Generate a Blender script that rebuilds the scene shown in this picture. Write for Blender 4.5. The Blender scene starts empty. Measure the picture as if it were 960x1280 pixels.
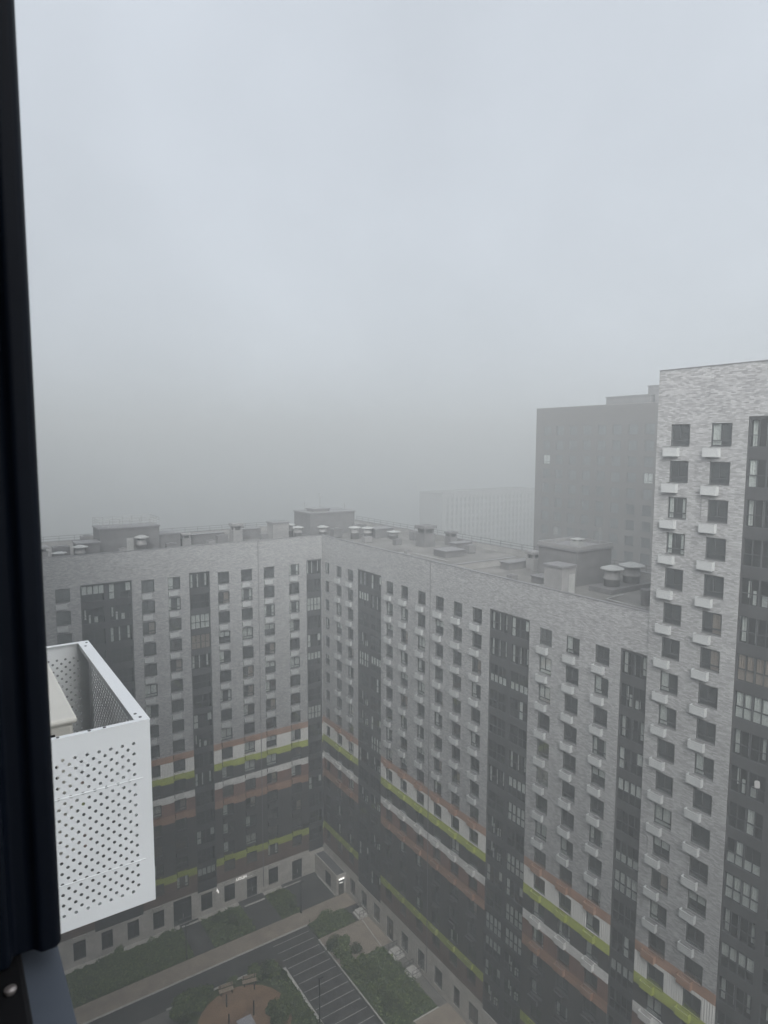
import bpy, bmesh, math, random
from mathutils import Vector, Matrix
random.seed(11)
R = math.radians
sc = bpy.context.scene
C = bpy.context.collection
GZ = 69.0                       # eye height above the courtyard
YA, XB = 90.74, 49.35           # planes of the two courtyard fronts

# ------------------------------------------------------------------ materials
def mat(name, col, rough=0.7, spec=0.3, metal=0.0, noise=None, bump=None):
    """principled material; noise=(scale, amount) varies the colour, bump=(scale, strength)"""
    m = bpy.data.materials.new(name); m.use_nodes = True
    nt = m.node_tree; b = nt.nodes['Principled BSDF']
    b.inputs['Base Color'].default_value = (*col, 1)
    b.inputs['Roughness'].default_value = rough
    b.inputs['Specular IOR Level'].default_value = spec
    b.inputs['Metallic'].default_value = metal
    tc = nt.nodes.new('ShaderNodeTexCoord')
    if noise:
        n = nt.nodes.new('ShaderNodeTexNoise'); n.inputs['Scale'].default_value = noise[0]; n.inputs['Detail'].default_value = 4
        nt.links.new(tc.outputs['Object'], n.inputs['Vector'])
        r = nt.nodes.new('ShaderNodeMapRange')
        r.inputs['From Min'].default_value = 0.3; r.inputs['From Max'].default_value = 0.7
        r.inputs['To Min'].default_value = 1 - noise[1]; r.inputs['To Max'].default_value = 1 + noise[1]
        nt.links.new(n.outputs['Fac'], r.inputs['Value'])
        x = nt.nodes.new('ShaderNodeVectorMath'); x.operation = 'SCALE'
        x.inputs[0].default_value = col
        nt.links.new(r.outputs['Result'], x.inputs['Scale'])
        nt.links.new(x.outputs['Vector'], b.inputs['Base Color'])
    if bump:
        n = nt.nodes.new('ShaderNodeTexNoise'); n.inputs['Scale'].default_value = bump[0]
        nt.links.new(tc.outputs['Object'], n.inputs['Vector'])
        bm = nt.nodes.new('ShaderNodeBump'); bm.inputs['Strength'].default_value = bump[1]; bm.inputs['Distance'].default_value = 0.05
        nt.links.new(n.outputs['Fac'], bm.inputs['Height']); nt.links.new(bm.outputs['Normal'], b.inputs['Normal'])
    return m

def brick_mat(name, lo, hi, mortar, bw=0.42, rh=0.1):
    m = bpy.data.materials.new(name); m.use_nodes = True
    nt = m.node_tree; b = nt.nodes['Principled BSDF']; L = nt.links.new
    tc = nt.nodes.new('ShaderNodeTexCoord')
    sp = nt.nodes.new('ShaderNodeSeparateXYZ'); L(tc.outputs['Object'], sp.inputs[0])
    cb = nt.nodes.new('ShaderNodeCombineXYZ'); L(sp.outputs['X'], cb.inputs['X']); L(sp.outputs['Z'], cb.inputs['Y'])
    def bt(w, h, off):
        t = nt.nodes.new('ShaderNodeTexBrick'); t.inputs['Scale'].default_value = 1
        t.inputs['Color1'].default_value = (0, 0, 0, 1); t.inputs['Color2'].default_value = (1, 1, 1, 1)
        t.inputs['Mortar'].default_value = (0.5, 0.5, 0.5, 1)
        t.inputs['Brick Width'].default_value = w; t.inputs['Row Height'].default_value = h
        t.inputs['Mortar Size'].default_value = 0.008; t.offset = off
        L(cb.outputs[0], t.inputs['Vector']); return t
    t1 = bt(bw, rh, 0.37)
    t2 = bt(bw * 2.3, rh * 3, 0.21)
    ns = nt.nodes.new('ShaderNodeTexNoise'); ns.inputs['Scale'].default_value = 0.16; ns.inputs['Detail'].default_value = 3
    L(cb.outputs[0], ns.inputs['Vector'])
    mp = nt.nodes.new('ShaderNodeMapping'); mp.inputs['Scale'].default_value = (1.5, 0.08, 1)
    L(cb.outputs[0], mp.inputs['Vector'])
    st = nt.nodes.new('ShaderNodeTexNoise'); st.inputs['Scale'].default_value = 1.0; st.inputs['Detail'].default_value = 3
    L(mp.outputs[0], st.inputs['Vector'])
    def math_(op, a, c):
        q = nt.nodes.new('ShaderNodeMath'); q.operation = op
        for i, v in enumerate((a, c)):
            if isinstance(v, (int, float)): q.inputs[i].default_value = v
            else: L(v, q.inputs[i])
        return q.outputs[0]
    s = math_('MULTIPLY', t1.outputs['Color'], 0.64)
    s = math_('ADD', s, math_('MULTIPLY', t2.outputs['Color'], 0.14))
    s = math_('ADD', s, math_('MULTIPLY', ns.outputs['Fac'], 0.16))
    s = math_('ADD', s, math_('MULTIPLY', math_('SUBTRACT', st.outputs['Fac'], 0.5), 0.12))
    mx = nt.nodes.new('ShaderNodeMix'); mx.data_type = 'RGBA'
    L(s, mx.inputs['Factor']); mx.inputs['A'].default_value = (*lo, 1); mx.inputs['B'].default_value = (*hi, 1)
    m2 = nt.nodes.new('ShaderNodeMix'); m2.data_type = 'RGBA'
    L(t1.outputs['Fac'], m2.inputs['Factor']); L(mx.outputs['Result'], m2.inputs['A']); m2.inputs['B'].default_value = (*mortar, 1)
    L(m2.outputs['Result'], b.inputs['Base Color'])
    b.inputs['Roughness'].default_value = 0.75
    bp = nt.nodes.new('ShaderNodeBump'); bp.inputs['Strength'].default_value = 0.4; bp.inputs['Distance'].default_value = 0.02
    L(s, bp.inputs['Height']); L(bp.outputs['Normal'], b.inputs['Normal'])
    return m

def ribbed_mat(name, col, period, amt):
    """sheet with vertical ribs"""
    m = mat(name, col, 0.55, 0.35); nt = m.node_tree; b = nt.nodes['Principled BSDF']
    tc = nt.nodes.new('ShaderNodeTexCoord'); w = nt.nodes.new('ShaderNodeTexWave'); w.bands_direction = 'X'
    w.inputs['Scale'].default_value = 0.314 / period
    nt.links.new(tc.outputs['Object'], w.inputs['Vector'])
    bp = nt.nodes.new('ShaderNodeBump'); bp.inputs['Strength'].default_value = amt; bp.inputs['Distance'].default_value = 0.04
    nt.links.new(w.outputs['Fac'], bp.inputs['Height']); nt.links.new(bp.outputs['Normal'], b.inputs['Normal'])
    return m

def panel_mat(name, col, pw, ph, rough=0.6, seam=0.6, vary=0.1):
    """cladding sheets: thin dark seams and a small tone step from sheet to sheet"""
    m = mat(name, col, rough, 0.35); nt = m.node_tree; b = nt.nodes['Principled BSDF']; L = nt.links.new
    tc = nt.nodes.new('ShaderNodeTexCoord')
    sp = nt.nodes.new('ShaderNodeSeparateXYZ'); L(tc.outputs['Object'], sp.inputs[0])
    cb = nt.nodes.new('ShaderNodeCombineXYZ'); L(sp.outputs['X'], cb.inputs['X']); L(sp.outputs['Z'], cb.inputs['Y'])
    t = nt.nodes.new('ShaderNodeTexBrick'); t.offset = 0; t.inputs['Scale'].default_value = 1
    lo = tuple(c * (1 - vary) for c in col); hi = tuple(min(1, c * (1 + vary)) for c in col)
    t.inputs['Color1'].default_value = (*lo, 1); t.inputs['Color2'].default_value = (*hi, 1)
    t.inputs['Mortar'].default_value = (*[c * seam for c in col], 1)
    t.inputs['Brick Width'].default_value = pw; t.inputs['Row Height'].default_value = ph; t.inputs['Mortar Size'].default_value = 0.015
    L(cb.outputs[0], t.inputs['Vector'])
    n = nt.nodes.new('ShaderNodeTexNoise'); n.inputs['Scale'].default_value = 0.7; n.inputs['Detail'].default_value = 5
    L(cb.outputs[0], n.inputs['Vector'])
    r = nt.nodes.new('ShaderNodeMapRange'); r.inputs['From Min'].default_value = .3; r.inputs['From Max'].default_value = .7
    r.inputs['To Min'].default_value = .86; r.inputs['To Max'].default_value = 1.12; L(n.outputs['Fac'], r.inputs['Value'])
    x = nt.nodes.new('ShaderNodeVectorMath'); x.operation = 'SCALE'
    L(t.outputs['Color'], x.inputs[0]); L(r.outputs['Result'], x.inputs['Scale']); L(x.outputs['Vector'], b.inputs['Base Color'])
    return m

def glass_mat(name, through, rough=0.03, tint=(0.9, 0.95, 0.95), ior=1.75):
    """window pane: clear glass with a fresnel reflection, tinted by 'through'"""
    m = bpy.data.materials.new(name); m.use_nodes = True; nt = m.node_tree; L = nt.links.new
    nt.nodes.remove(nt.nodes['Principled BSDF']); out = nt.nodes['Material Output']
    tr = nt.nodes.new('ShaderNodeBsdfTransparent'); tr.inputs['Color'].default_value = (*[through * c for c in tint], 1)
    gl = nt.nodes.new('ShaderNodeBsdfGlossy'); gl.inputs['Roughness'].default_value = rough; gl.inputs['Color'].default_value = (.9, .95, .95, 1)
    lw = nt.nodes.new('ShaderNodeLayerWeight'); pw = nt.nodes.new('ShaderNodeMath'); pw.operation = 'POWER'; pw.inputs[1].default_value = 5
    L(lw.outputs['Facing'], pw.inputs[0]); f0 = ((ior - 1) / (ior + 1)) ** 2
    fr = nt.nodes.new('ShaderNodeMath'); fr.operation = 'MULTIPLY_ADD'; fr.inputs[1].default_value = 1 - f0; fr.inputs[2].default_value = f0; L(pw.outputs[0], fr.inputs[0])
    mx = nt.nodes.new('ShaderNodeMixShader'); L(fr.outputs[0], mx.inputs[0]); L(tr.outputs[0], mx.inputs[1]); L(gl.outputs[0], mx.inputs[2])
    L(mx.outputs[0], out.inputs['Surface'])
    return m

def emit_mat(name, col, s):
    m = bpy.data.materials.new(name); m.use_nodes = True; b = m.node_tree.nodes['Principled BSDF']
    b.inputs['Base Color'].default_value = (*col, 1); b.inputs['Emission Color'].default_value = (*col, 1); b.inputs['Emission Strength'].default_value = s
    return m

M = {
 'brick': brick_mat('grey_clinker', (.085, .086, .089), (.285, .29, .295), (.15, .152, .155), .34, .10),
 'orange': panel_mat('orange_panel', (.21, .12, .08), 2.9, 1.2),
 'rib': ribbed_mat('white_ribbed_sheet', (.44, .44, .43), .22, .8),
 'lime': panel_mat('lime_panel', (.235, .27, .042), 2.9, 1.2),
 'char': panel_mat('charcoal_panel', (.030, .029, .029), 1.2, 2.9, vary=.2),
 'white': panel_mat('white_panel', (.42, .42, .415), 2.9, 1.1),
 'red': panel_mat('red_brown_panel', (.115, .062, .047), 1.2, 2.2),
 'brown': panel_mat('brown_panel', (.10, .066, .052), 1.2, 2.2),
 'stone': panel_mat('pale_stone', (.38, .36, .335), 1.2, .6, .8, .75, .07),
 'frame': mat('window_frame_paint', (.035, .037, .04), .45),
 'glass': glass_mat('window_glass', .62, ior=2.7),
 'dglass': glass_mat('loggia_glass', .58, ior=1.9),
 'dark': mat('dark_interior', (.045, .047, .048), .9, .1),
 'curtain': mat('pale_curtain', (.82, .81, .79), .9, .1, noise=(6, .12)),
 'curtain2': mat('beige_curtain', (.42, .33, .28), .9, .1, noise=(6, .12)),
 'clad': panel_mat('loggia_cladding', (.026, .027, .029), .7, 2.9, vary=.18),
 'basket': mat('white_sheet_metal', (.86, .88, .89), .4, .45, noise=(2, .04)),
 'tray': mat('painted_tray_metal', (.265, .275, .28), .5, .35),
 'coping': mat('coping_metal', (.10, .10, .105), .5, .4),
 'roofing': mat('grey_roofing_felt', (.10, .099, .097), .9, .1, noise=(.35, .35)),
 'hut': mat('dark_grey_render', (.085, .085, .088), .85, .2, noise=(.8, .2)),
 'hutlight': mat('grey_render', (.14, .14, .142), .85, .2, noise=(.9, .2)),
 'zinc': mat('zinc_sheet', (.20, .205, .205), .45, .5, noise=(1.5, .12)),
 'pale': mat('pale_membrane', (.16, .16, .158), .8, .2, noise=(.6, .2)),
 'asphalt': mat('asphalt', (.052, .052, .05), .9, .2, noise=(.5, .25), bump=(25, .2)),
 'paving': mat('beige_paving', (.25, .213, .175), .9, .2, noise=(.6, .18)),
 'slab': mat('grey_slab_paving', (.14, .135, .125), .9, .2, noise=(.7, .2)),
 'kerb': mat('kerb_concrete', (.42, .41, .39), .85, .2, noise=(2, .15)),
 'lawn': mat('lawn_grass', (.048, .066, .026), 1, .05, noise=(.8, .5), bump=(9, .6)),
 'soil': mat('earth', (.05, .045, .035), 1, .05, noise=(.6, .4)),
 'play': mat('ochre_rubber_surface', (.21, .135, .085), .95, .1, noise=(.5, .25)),
 'paint': mat('road_paint', (.33, .33, .32), .7, .2, noise=(1.2, .15)),
 'leafa': mat('dark_leaf', (.050, .080, .026), .7, .2, noise=(3, .35)),
 'leafb': mat('olive_leaf', (.12, .15, .05), .7, .2, noise=(3, .35)),
 'wood': mat('bench_wood', (.30, .24, .18), .7, .2, noise=(8, .2)),
 'bark': mat('bark', (.10, .075, .055), .9, .1, noise=(9, .3)),
 'black': mat('black_metal', (.02, .02, .022), .5, .3),
 'navy': mat('anthracite_profile', (.0025, .0045, .0095), .5, .12, noise=(3, .25)),
 'seal': mat('rubber_seal', (.004, .004, .005), .7, .2),
 'sill': mat('grey_sill_flashing', (.075, .088, .11), .5, .3, noise=(9, .12)),
 'chrome': mat('bare_steel', (.5, .45, .43), .35, .5, metal=.8),
 'acwhite': mat('cream_appliance_paint', (.70, .68, .62), .4, .4, noise=(3, .06)),
 'far': brick_mat('brown_brick', (.032, .030, .030), (.06, .056, .054), (.045, .042, .04)),
 'plaster': mat('room_plaster', (.35, .35, .34), .9, .1),
 'lamp': emit_mat('lit_lamp', (1, .97, .92), 1.0),
 'letters': emit_mat('lit_letters', (1, .98, .95), .38),
 'toy': mat('grey_play_panel', (.33, .33, .36), .6, .3),
}

# ------------------------------------------------------------------ mesh helpers
class MB:
    def __init__(self): self.v = []; self.f = []; self.m = []
    def quad(self, a, b, c, d, mi=0):
        n = len(self.v); self.v += [a, b, c, d]; self.f.append((n, n + 1, n + 2, n + 3)); self.m.append(mi)
    def box(self, x0, x1, y0, y1, z0, z1, mi=0):
        n = len(self.v)
        self.v += [(x0, y0, z0), (x1, y0, z0), (x1, y1, z0), (x0, y1, z0), (x0, y0, z1), (x1, y0, z1), (x1, y1, z1), (x0, y1, z1)]
        for q in ((0, 3, 2, 1), (4, 5, 6, 7), (0, 1, 5, 4), (1, 2, 6, 5), (2, 3, 7, 6), (3, 0, 4, 7)):
            self.f.append(tuple(n + i for i in q)); self.m.append(mi)
    def lathe(self, cx, cy, prof, seg=20, mi=0):
        """prof = [(radius, z)...]"""
        n = len(self.v)
        for r, z in prof:
            for k in range(seg):
                a = 2 * math.pi * k / seg; self.v.append((cx + r * math.cos(a), cy + r * math.sin(a), z))
        for i in range(len(prof) - 1):
            for k in range(seg):
                k2 = (k + 1) % seg
                self.f.append((n + i * seg + k, n + i * seg + k2, n + (i + 1) * seg + k2, n + (i + 1) * seg + k)); self.m.append(mi)
        self.f.append(tuple(n + (len(prof) - 1) * seg + k for k in range(seg))); self.m.append(mi)
        self.f.append(tuple(n + k for k in reversed(range(seg)))); self.m.append(mi)
    def tube(self, pts, r, seg=8, mi=0):
        P = [Vector(p) for p in pts]; n = len(self.v)
        for i, p in enumerate(P):
            d = (P[min(i + 1, len(P) - 1)] - P[max(i - 1, 0)]).normalized()
            a = d.orthogonal().normalized() if i == 0 else (prev - d * prev.dot(d)).normalized()
            prev = a; b = d.cross(a)
            rr = r[i] if isinstance(r, (list, tuple)) else r
            for k in range(seg):
                t = 2 * math.pi * k / seg; self.v.append(tuple(p + a * rr * math.cos(t) + b * rr * math.sin(t)))
        for i in range(len(P) - 1):
            for k in range(seg):
                k2 = (k + 1) % seg
                self.f.append((n + i * seg + k, n + i * seg + k2, n + (i + 1) * seg + k2, n + (i + 1) * seg + k)); self.m.append(mi)
        self.f.append(tuple(n + k for k in reversed(range(seg)))); self.m.append(mi)
        self.f.append(tuple(n + (len(P) - 1) * seg + k for k in range(seg))); self.m.append(mi)
    def mesh(self, name, mats):
        me = bpy.data.meshes.new(name); me.from_pydata(self.v, [], self.f)
        for m in (mats if isinstance(mats, (list, tuple)) else [mats]): me.materials.append(M[m])
        if any(self.m): me.polygons.foreach_set('material_index', self.m)
        me.update(); return me

def link(name, me, parent=None, loc=(0, 0, 0), rot=0.0):
    o = bpy.data.objects.new(name, me); C.objects.link(o)
    o.parent = parent; o.location = loc; o.rotation_euler = (0, 0, rot)
    return o
def build(mb, name, mats, parent=None, loc=(0, 0, 0), rot=0.0): return link(name, mb.mesh(name, mats), parent, loc, rot)
def tag(o, label=None, cat=None, group=None, kind=None):
    if label: o['label'] = label
    if cat: o['category'] = cat
    if group: o['group'] = group
    if kind: o['kind'] = kind
    return o
def thing(name, loc, label, cat, group=None, rot=0.0):
    return tag(link(name, None, None, loc, rot), label, cat, group)
def smooth(o):
    for p in o.data.polygons: p.use_smooth = True
    return o
def bevel(o, w, seg=2):
    b = o.modifiers.new('bevel', 'BEVEL'); b.width = w; b.segments = seg; b.limit_method = 'ANGLE'; return o

# ------------------------------------------------------------------ facade kit (local x along the front, y inward, z up)
FH = 2.9                        # storey height
WH = 1.72                       # window height
ROW0 = GZ - 18.15               # head of the topmost window row of the low wings
def window_mesh(w, h):
    f = MB(); t = .055; y0, y1 = .10, .17
    f.box(0, t, y0, y1, 0, h); f.box(w - t, w, y0, y1, 0, h)
    f.box(t, w - t, y0, y1, 0, t); f.box(t, w - t, y0, y1, h - t, h)
    f.box(t, w - t, y0 + .003, y1, .40, .40 + t)
    f.box(w * .46, w * .46 + t * 1.3, y0 + .003, y1, .40 + t, h - t)
    f.box(w * .46 + t * 1.3, w - t, y0 + .006, y1, h - t - .045, h - t); f.box(w * .46 + t * 1.3, w - t, y0 + .006, y1, .40 + t, .40 + t + .045)
    f.box(w - t - .045, w - t, y0 + .006, y1, .40 + t + .045, h - t - .045)
    f.box(-.02, w + .02, -.03, .10, -.03, -.002)        # drip sill
    return f.mesh('window', 'frame')
def pane_mesh(w, h):
    p = MB(); p.quad((.03, .14, .03), (w - .03, .14, .03), (w - .03, .14, h - .03), (.03, .14, h - .03)); return p.mesh('pane', 'glass')
def wavy(mb, x0, x1, z0, z1, y, amp=.025, step=.05, mi=0, ph=0.0):
    n = max(2, int((x1 - x0) / step)); 
    for i in range(n):
        a = x0 + (x1 - x0) * i / n; b = x0 + (x1 - x0) * (i + 1) / n
        ya = y + amp * math.sin(a * 37 + ph); yb = y + amp * math.sin(b * 37 + ph)
        mb.quad((a, ya, z0), (b, yb, z0), (b, yb, z1), (a, ya, z1), mi)
WM = {}
def get_window(w, h):
    k = (round(w, 1), round(h, 2))
    if k not in WM:
        cs = []
        for s in range(5):
            c = MB()
            if s == 0: wavy(c, .05, w * .44, .1, h - .04, .24, ph=1)
            if s == 1: wavy(c, .05, w * .25, .05, h - .04, .24); wavy(c, w * .74, w - .05, .05, h - .04, .24, ph=2)
            if s == 2: c.quad((.06, .22, h * .55), (w - .06, .22, h * .55), (w - .06, .22, h - .05), (.06, .22, h - .05))
            if s == 3: wavy(c, .05, w - .05, .06, h - .04, .28, ph=.5)
            if s == 4: wavy(c, w * .5, w - .05, .06, h - .04, .25, ph=2.2)
            cs.append(c.mesh('curtain', 'curtain2' if s in (4,) else 'curtain'))
        WM[k] = (window_mesh(*k), pane_mesh(*k), cs)
    return WM[k]
def basket_mesh(m):
    """open-topped sheet-metal tray on the wall for an outdoor unit"""
    b = MB(); w, d, h, t = 1.25, .36, .66, .03
    b.box(0, w, -d, -d + t, 0, h); b.box(0, t, -d + t, 0, 0, h); b.box(w - t, w, -d + t, 0, 0, h)
    b.box(t, w - t, -d + t, 0, 0, t)
    b.box(-.012, w + .012, -d - .012, -d + .06, h, h + .02); b.box(-.012, .06, -d + .06, 0, h, h + .02); b.box(w - .06, w + .012, -d + .06, 0, h, h + .02)
    b.box(.10, w - .10, -d + .08, -.06, t + .002, .50, 1)
    return b.mesh('ac_basket', [m, 'hut'])
BM = {k: basket_mesh(k) for k in ('tray', 'orange', 'lime', 'char', 'white', 'red', 'brown')}
def loggia_meshes(w, h):
    f = MB(); t = .05; y0, y1 = .08, .15; lo = .88
    f.box(0, t, y0, y1, 0, h); f.box(w - t, w, y0, y1, 0, h); f.box(t, w - t, y0, y1, 0, t); f.box(t, w - t, y0, y1, h - t, h)
    f.box(t, w - t, y0 + .003, y1, lo, lo + t)
    xs = [w * .25, w * .5, w * .75]
    for i, x in enumerate(xs):
        hw = .07 if i == 1 else .028
        f.box(x - hw, x + hw, y0 + .006, y1, t, lo); f.box(x - hw, x + hw, y0 + .006, y1, lo + t, h - t)
    p = MB(); p.quad((.03, .12, .03), (w - .03, .12, .03), (w - .03, .12, h - .03), (.03, .12, h - .03))
    cs = []
    for s in range(8):
        c = MB(); q = [(.06, w * .25 - .03), (w * .25 + .03, w * .5 - .07), (w * .5 + .07, w * .75 - .03), (w * .75 + .03, w - .06)]
        def up(i, ph=0, z0=lo + .06): wavy(c, q[i][0], q[i][1], z0, h - .06, .20, ph=ph + i)
        def dn(i, y=.19): c.quad((q[i][0], y, .06), (q[i][1], y, .06), (q[i][1], y, lo), (q[i][0], y, lo))
        if s == 0:
            for i in range(4): up(i); dn(i)
        if s == 1:
            for i in range(4): dn(i)
        if s == 2: up(0); up(3); dn(0)
        if s == 3: up(2); dn(2)
        if s == 4:
            for i in range(4): up(i, 2)
        if s == 5: wavy(c, .1, w * .16, .1, h - .1, .35); wavy(c, w * .4, w * .47, .1, h - .1, .4); wavy(c, w * .8, w * .9, .3, h - .1, .35)
        if s == 6: up(1); dn(0); dn(1); dn(2); dn(3)
        if s == 7: wavy(c, w * .12, w * .2, .5, h - .3, .5); c.box(w * .55, w * .7, .3, .5, .06, .8); c.box(w * .3, w * .38, .3, .4, .06, 1.1)
        cs.append(c)
    return f, p, cs
LM = {}
def get_loggia(w):
    k = round(w, 1)
    if k not in LM:
        f, p, cs = loggia_meshes(k, 2.06)
        LM[k] = (f.mesh('loggia_window', 'frame'), p.mesh('pane', 'dglass'),
                 [c.mesh('curtain', 'curtain') for c in cs], cs[0].mesh('curtain', 'curtain2'))
    return LM[k]

class Front:
    """one facade plane of a building"""
    def __init__(self, root, axis, pos):
        self.root, self.axis, self.pos = root, axis, pos
        self.rot = 0.0 if axis == 'A' else -math.pi / 2
        self.open = []
    def world(self, u, d, z):   # d inward
        return Vector((u, self.pos + d, z)) if self.axis == 'A' else Vector((self.pos + d, -u, z))
    def put(self, name, me, u, z, d=0.0, parent=None):
        if parent: return link(name, me, parent, (u, d, z), 0)
        return link(name, me, self.root, self.world(u, d, z) - self.root.location, self.rot)
    def hole(self, u0, u1, z0, z1, depth=.3, back=True): self.open.append((u0, u1, z0, z1, depth, back))
    def walls(self, U0, U1, zones):
        """zones = [(z0, z1, part name, material, label)] ; one mesh per zone with every opening cut out"""
        for z0, z1, name, m, label in zones:
            thru = sorted((o[0], o[1]) for o in self.open if o[2] <= z0 + 1e-3 and o[3] >= z1 - 1e-3)
            segs = []; u = U0
            for a, b in thru:
                if a - u > 1e-3: segs.append((u, a))
                u = max(u, b)
            if U1 - u > 1e-3: segs.append((u, U1))
            for S0, S1 in segs: self.wall_piece(S0, S1, z0, z1, name, m, label)
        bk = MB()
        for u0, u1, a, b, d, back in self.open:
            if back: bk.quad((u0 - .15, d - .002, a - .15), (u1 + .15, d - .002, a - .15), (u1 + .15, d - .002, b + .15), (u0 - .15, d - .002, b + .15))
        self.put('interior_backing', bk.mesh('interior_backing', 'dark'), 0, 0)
    def wall_piece(self, S0, S1, z0, z1, name, m, label):
        mb = MB(); e = 1e-4
        ops = [o for o in self.open if o[2] < z1 - e and o[3] > z0 + e and o[0] < S1 + e and o[1] > S0 - e]
        us = sorted({S0, S1, *[o[0] for o in ops], *[o[1] for o in ops]}); us = [u for u in us if S0 - e <= u <= S1 + e]
        for a, b in zip(us, us[1:]):
            if b - a < e: continue
            mid = (a + b) / 2
            cut = sorted((max(o[2], z0), min(o[3], z1)) for o in ops if o[0] <= mid <= o[1])
            z = z0
            for c0, c1 in cut + [(z1, z1)]:
                if c0 - z > e: mb.quad((a, 0, z), (b, 0, z), (b, 0, c0), (a, 0, c0))
                z = max(z, c1)
        for u0, u1, a, b, d, back in ops:
            a2, b2 = max(a, z0), min(b, z1)
            if u0 >= S0 + e or abs(u0 - S1) < e: mb.quad((u0, 0, a2), (u0, 0, b2), (u0, d, b2), (u0, d, a2))
            if u1 <= S1 - e or abs(u1 - S0) < e: mb.quad((u1, 0, b2), (u1, 0, a2), (u1, d, a2), (u1, d, b2))
            if u0 >= S0 - e and u1 <= S1 + e:
                if a >= z0: mb.quad((u0, 0, a), (u0, d, a), (u1, d, a), (u1, 0, a))
                if b <= z1: mb.quad((u0, 0, b), (u1, 0, b), (u1, d, b), (u0, d, b))
        o = self.put(name, mb.mesh(name, m), 0, 0)
        if label: o['label'] = label
    def window(self, u0, u1, ztop, basket=None, curtain=None, own=True, h=WH, bu=0.02):
        """own=False: only collected for the merged far windows"""
        fm, pm, cs = get_window(u1 - u0, h)
        self.hole(u0, u1, ztop - h, ztop, .34)
        if not own:
            self.rest.append((u0, ztop - h, fm, pm)); 
            if basket: self.restb.append((u0 + bu, ztop - 2.54 - .0, basket))
            return
        w = self.put('window', fm, u0, ztop - h)
        link('pane', pm, w)
        if curtain is not None: link('curtain', cs[curtain], w)
        if basket: self.put('ac_basket', BM[basket], u0 + bu, ztop - 2.55)
    rest = None
    def loggia(self, u0, u1, ztop, n, bays, zbot, styles):
        """dark glazed strip: cladding with an opening per storey and bay, glazing, curtains"""
        self.hole(u0, u1, zbot, ztop, 0.25, back=False)
        W = u1 - u0; edge = .12; pier = .55
        bw = (W - 2 * edge - (bays - 1) * pier) / bays
        fm, pm, cs, c2 = get_loggia(bw); bwr = round(bw, 1)
        mb = MB(); d = .06
        zt = [ztop - .2 - FH * k for k in range(n)]
        xs = [u0 + edge + i * (bw + pier) for i in range(bays)]
        # piers
        cuts = [u0] + [e for x in xs for e in (x, x + bw)] + [u1]
        for i in range(0, len(cuts), 2): mb.box(cuts[i] + (.001 if i == 0 else 0), cuts[i + 1] - (.001 if i == len(cuts) - 2 else 0), d, d + .14, zbot, ztop - .001)
        for x in xs:
            z = ztop - .001
            for k in range(n):
                mb.box(x, x + bw, d + .01, d + .14, zt[k], z); z = zt[k] - 2.06
            mb.box(x, x + bw, d + .01, d + .14, zbot, z)
            mb.quad((x - .02, 1.3, zbot), (x + bw + .02, 1.3, zbot), (x + bw + .02, 1.3, ztop), (x - .02, 1.3, ztop), 1)
            for k in range(n + 1):
                zz = ztop - FH * k - .0
                if zz > zbot: mb.quad((x - .02, d + .145, zz), (x + bw + .02, d + .145, zz), (x + bw + .02, 1.3, zz), (x - .02, 1.3, zz), 1)
            for q in (x - .02, x + bw + .02): mb.quad((q, d + .145, zbot), (q, 1.3, zbot), (q, 1.3, ztop), (q, d + .145, ztop), 1)
        self.put('loggia_cladding', mb.mesh('loggia_cladding', ['clad', 'dark']), 0, 0)
        for k in range(n):
            for i, x in enumerate(xs):
                w = self.put('loggia_window', fm, x, zt[k] - 2.06, d - .04)
                w.scale.x = bw / bwr
                link('pane', pm, w)
                s = styles.get((k, i))
                if s is None: s = random.choice([None, None, 5, 7, None, 2, None, None, 7, None])
                if s == 'b': link('curtain', c2, w)
                elif s is not None and s >= 0: link('curtain', cs[s], w)

def body(root, x0, x1, y0, y1, h, sides, m='brick'):
    """plain outer walls of the sides turned away from the courtyard"""
    mb = MB(); L = root.location
    x0 -= L.x; x1 -= L.x; y0 -= L.y; y1 -= L.y
    if 'n' in sides: mb.box(x0, x1, y1 - .3, y1, 0, h)
    if 's' in sides: mb.box(x0, x1, y0, y0 + .3, 0, h)
    if 'e' in sides: mb.box(x1 - .3, x1, y0, y1 - (.301 if 'n' in sides else 0), 0, h)
    if 'w' in sides: mb.box(x0, x0 + .3, y0, y1, 0, h)
    return build(mb, 'rear_wall', m, root)

def zones(zb):
    """colour bands of the low wings; zb = small height offset"""
    z = lambda r: GZ + r + zb
    return [(z(-43.35), GZ - 14.10, 'brick_wall', 'brick', None),
            (z(-44.32), z(-43.35), 'orange_band', 'orange', 'orange panel band under the grey brick'),
            (z(-46.33), z(-44.32), 'ribbed_panel', 'rib', 'white ribbed panels between the windows'),
            (z(-47.38), z(-46.33), 'lime_band', 'lime', 'upper lime green band'),
            (z(-49.18), z(-47.38), 'charcoal_panel', 'char', None),
            (z(-50.22), z(-49.18), 'white_band', 'white', 'white panel band'),
            (z(-52.05), z(-50.22), 'red_brown_panel', 'red', None),
            (z(-53.2), z(-52.05), 'orange_band', 'orange', 'lower orange band'),
            (z(-60.95), z(-53.2), 'charcoal_panel', 'char', 'dark charcoal storeys'),
            (z(-62.05), z(-60.95), 'lime_band', 'lime', 'lower lime green band'),
            (z(-64.75), z(-62.05), 'brown_panel', 'brown', None),
            (0.0, z(-64.75), 'stone_base', 'stone', 'pale stone ground floor')]
ROWB = ['tray'] * 8 + ['orange', 'lime', 'white', 'orange', 'char', 'char', 'lime', 'brown']   # tray colour per row
def rc(p=.42): return random.choice([0, 1, 2, 3, 4, 0]) if random.random() < p else None

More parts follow.
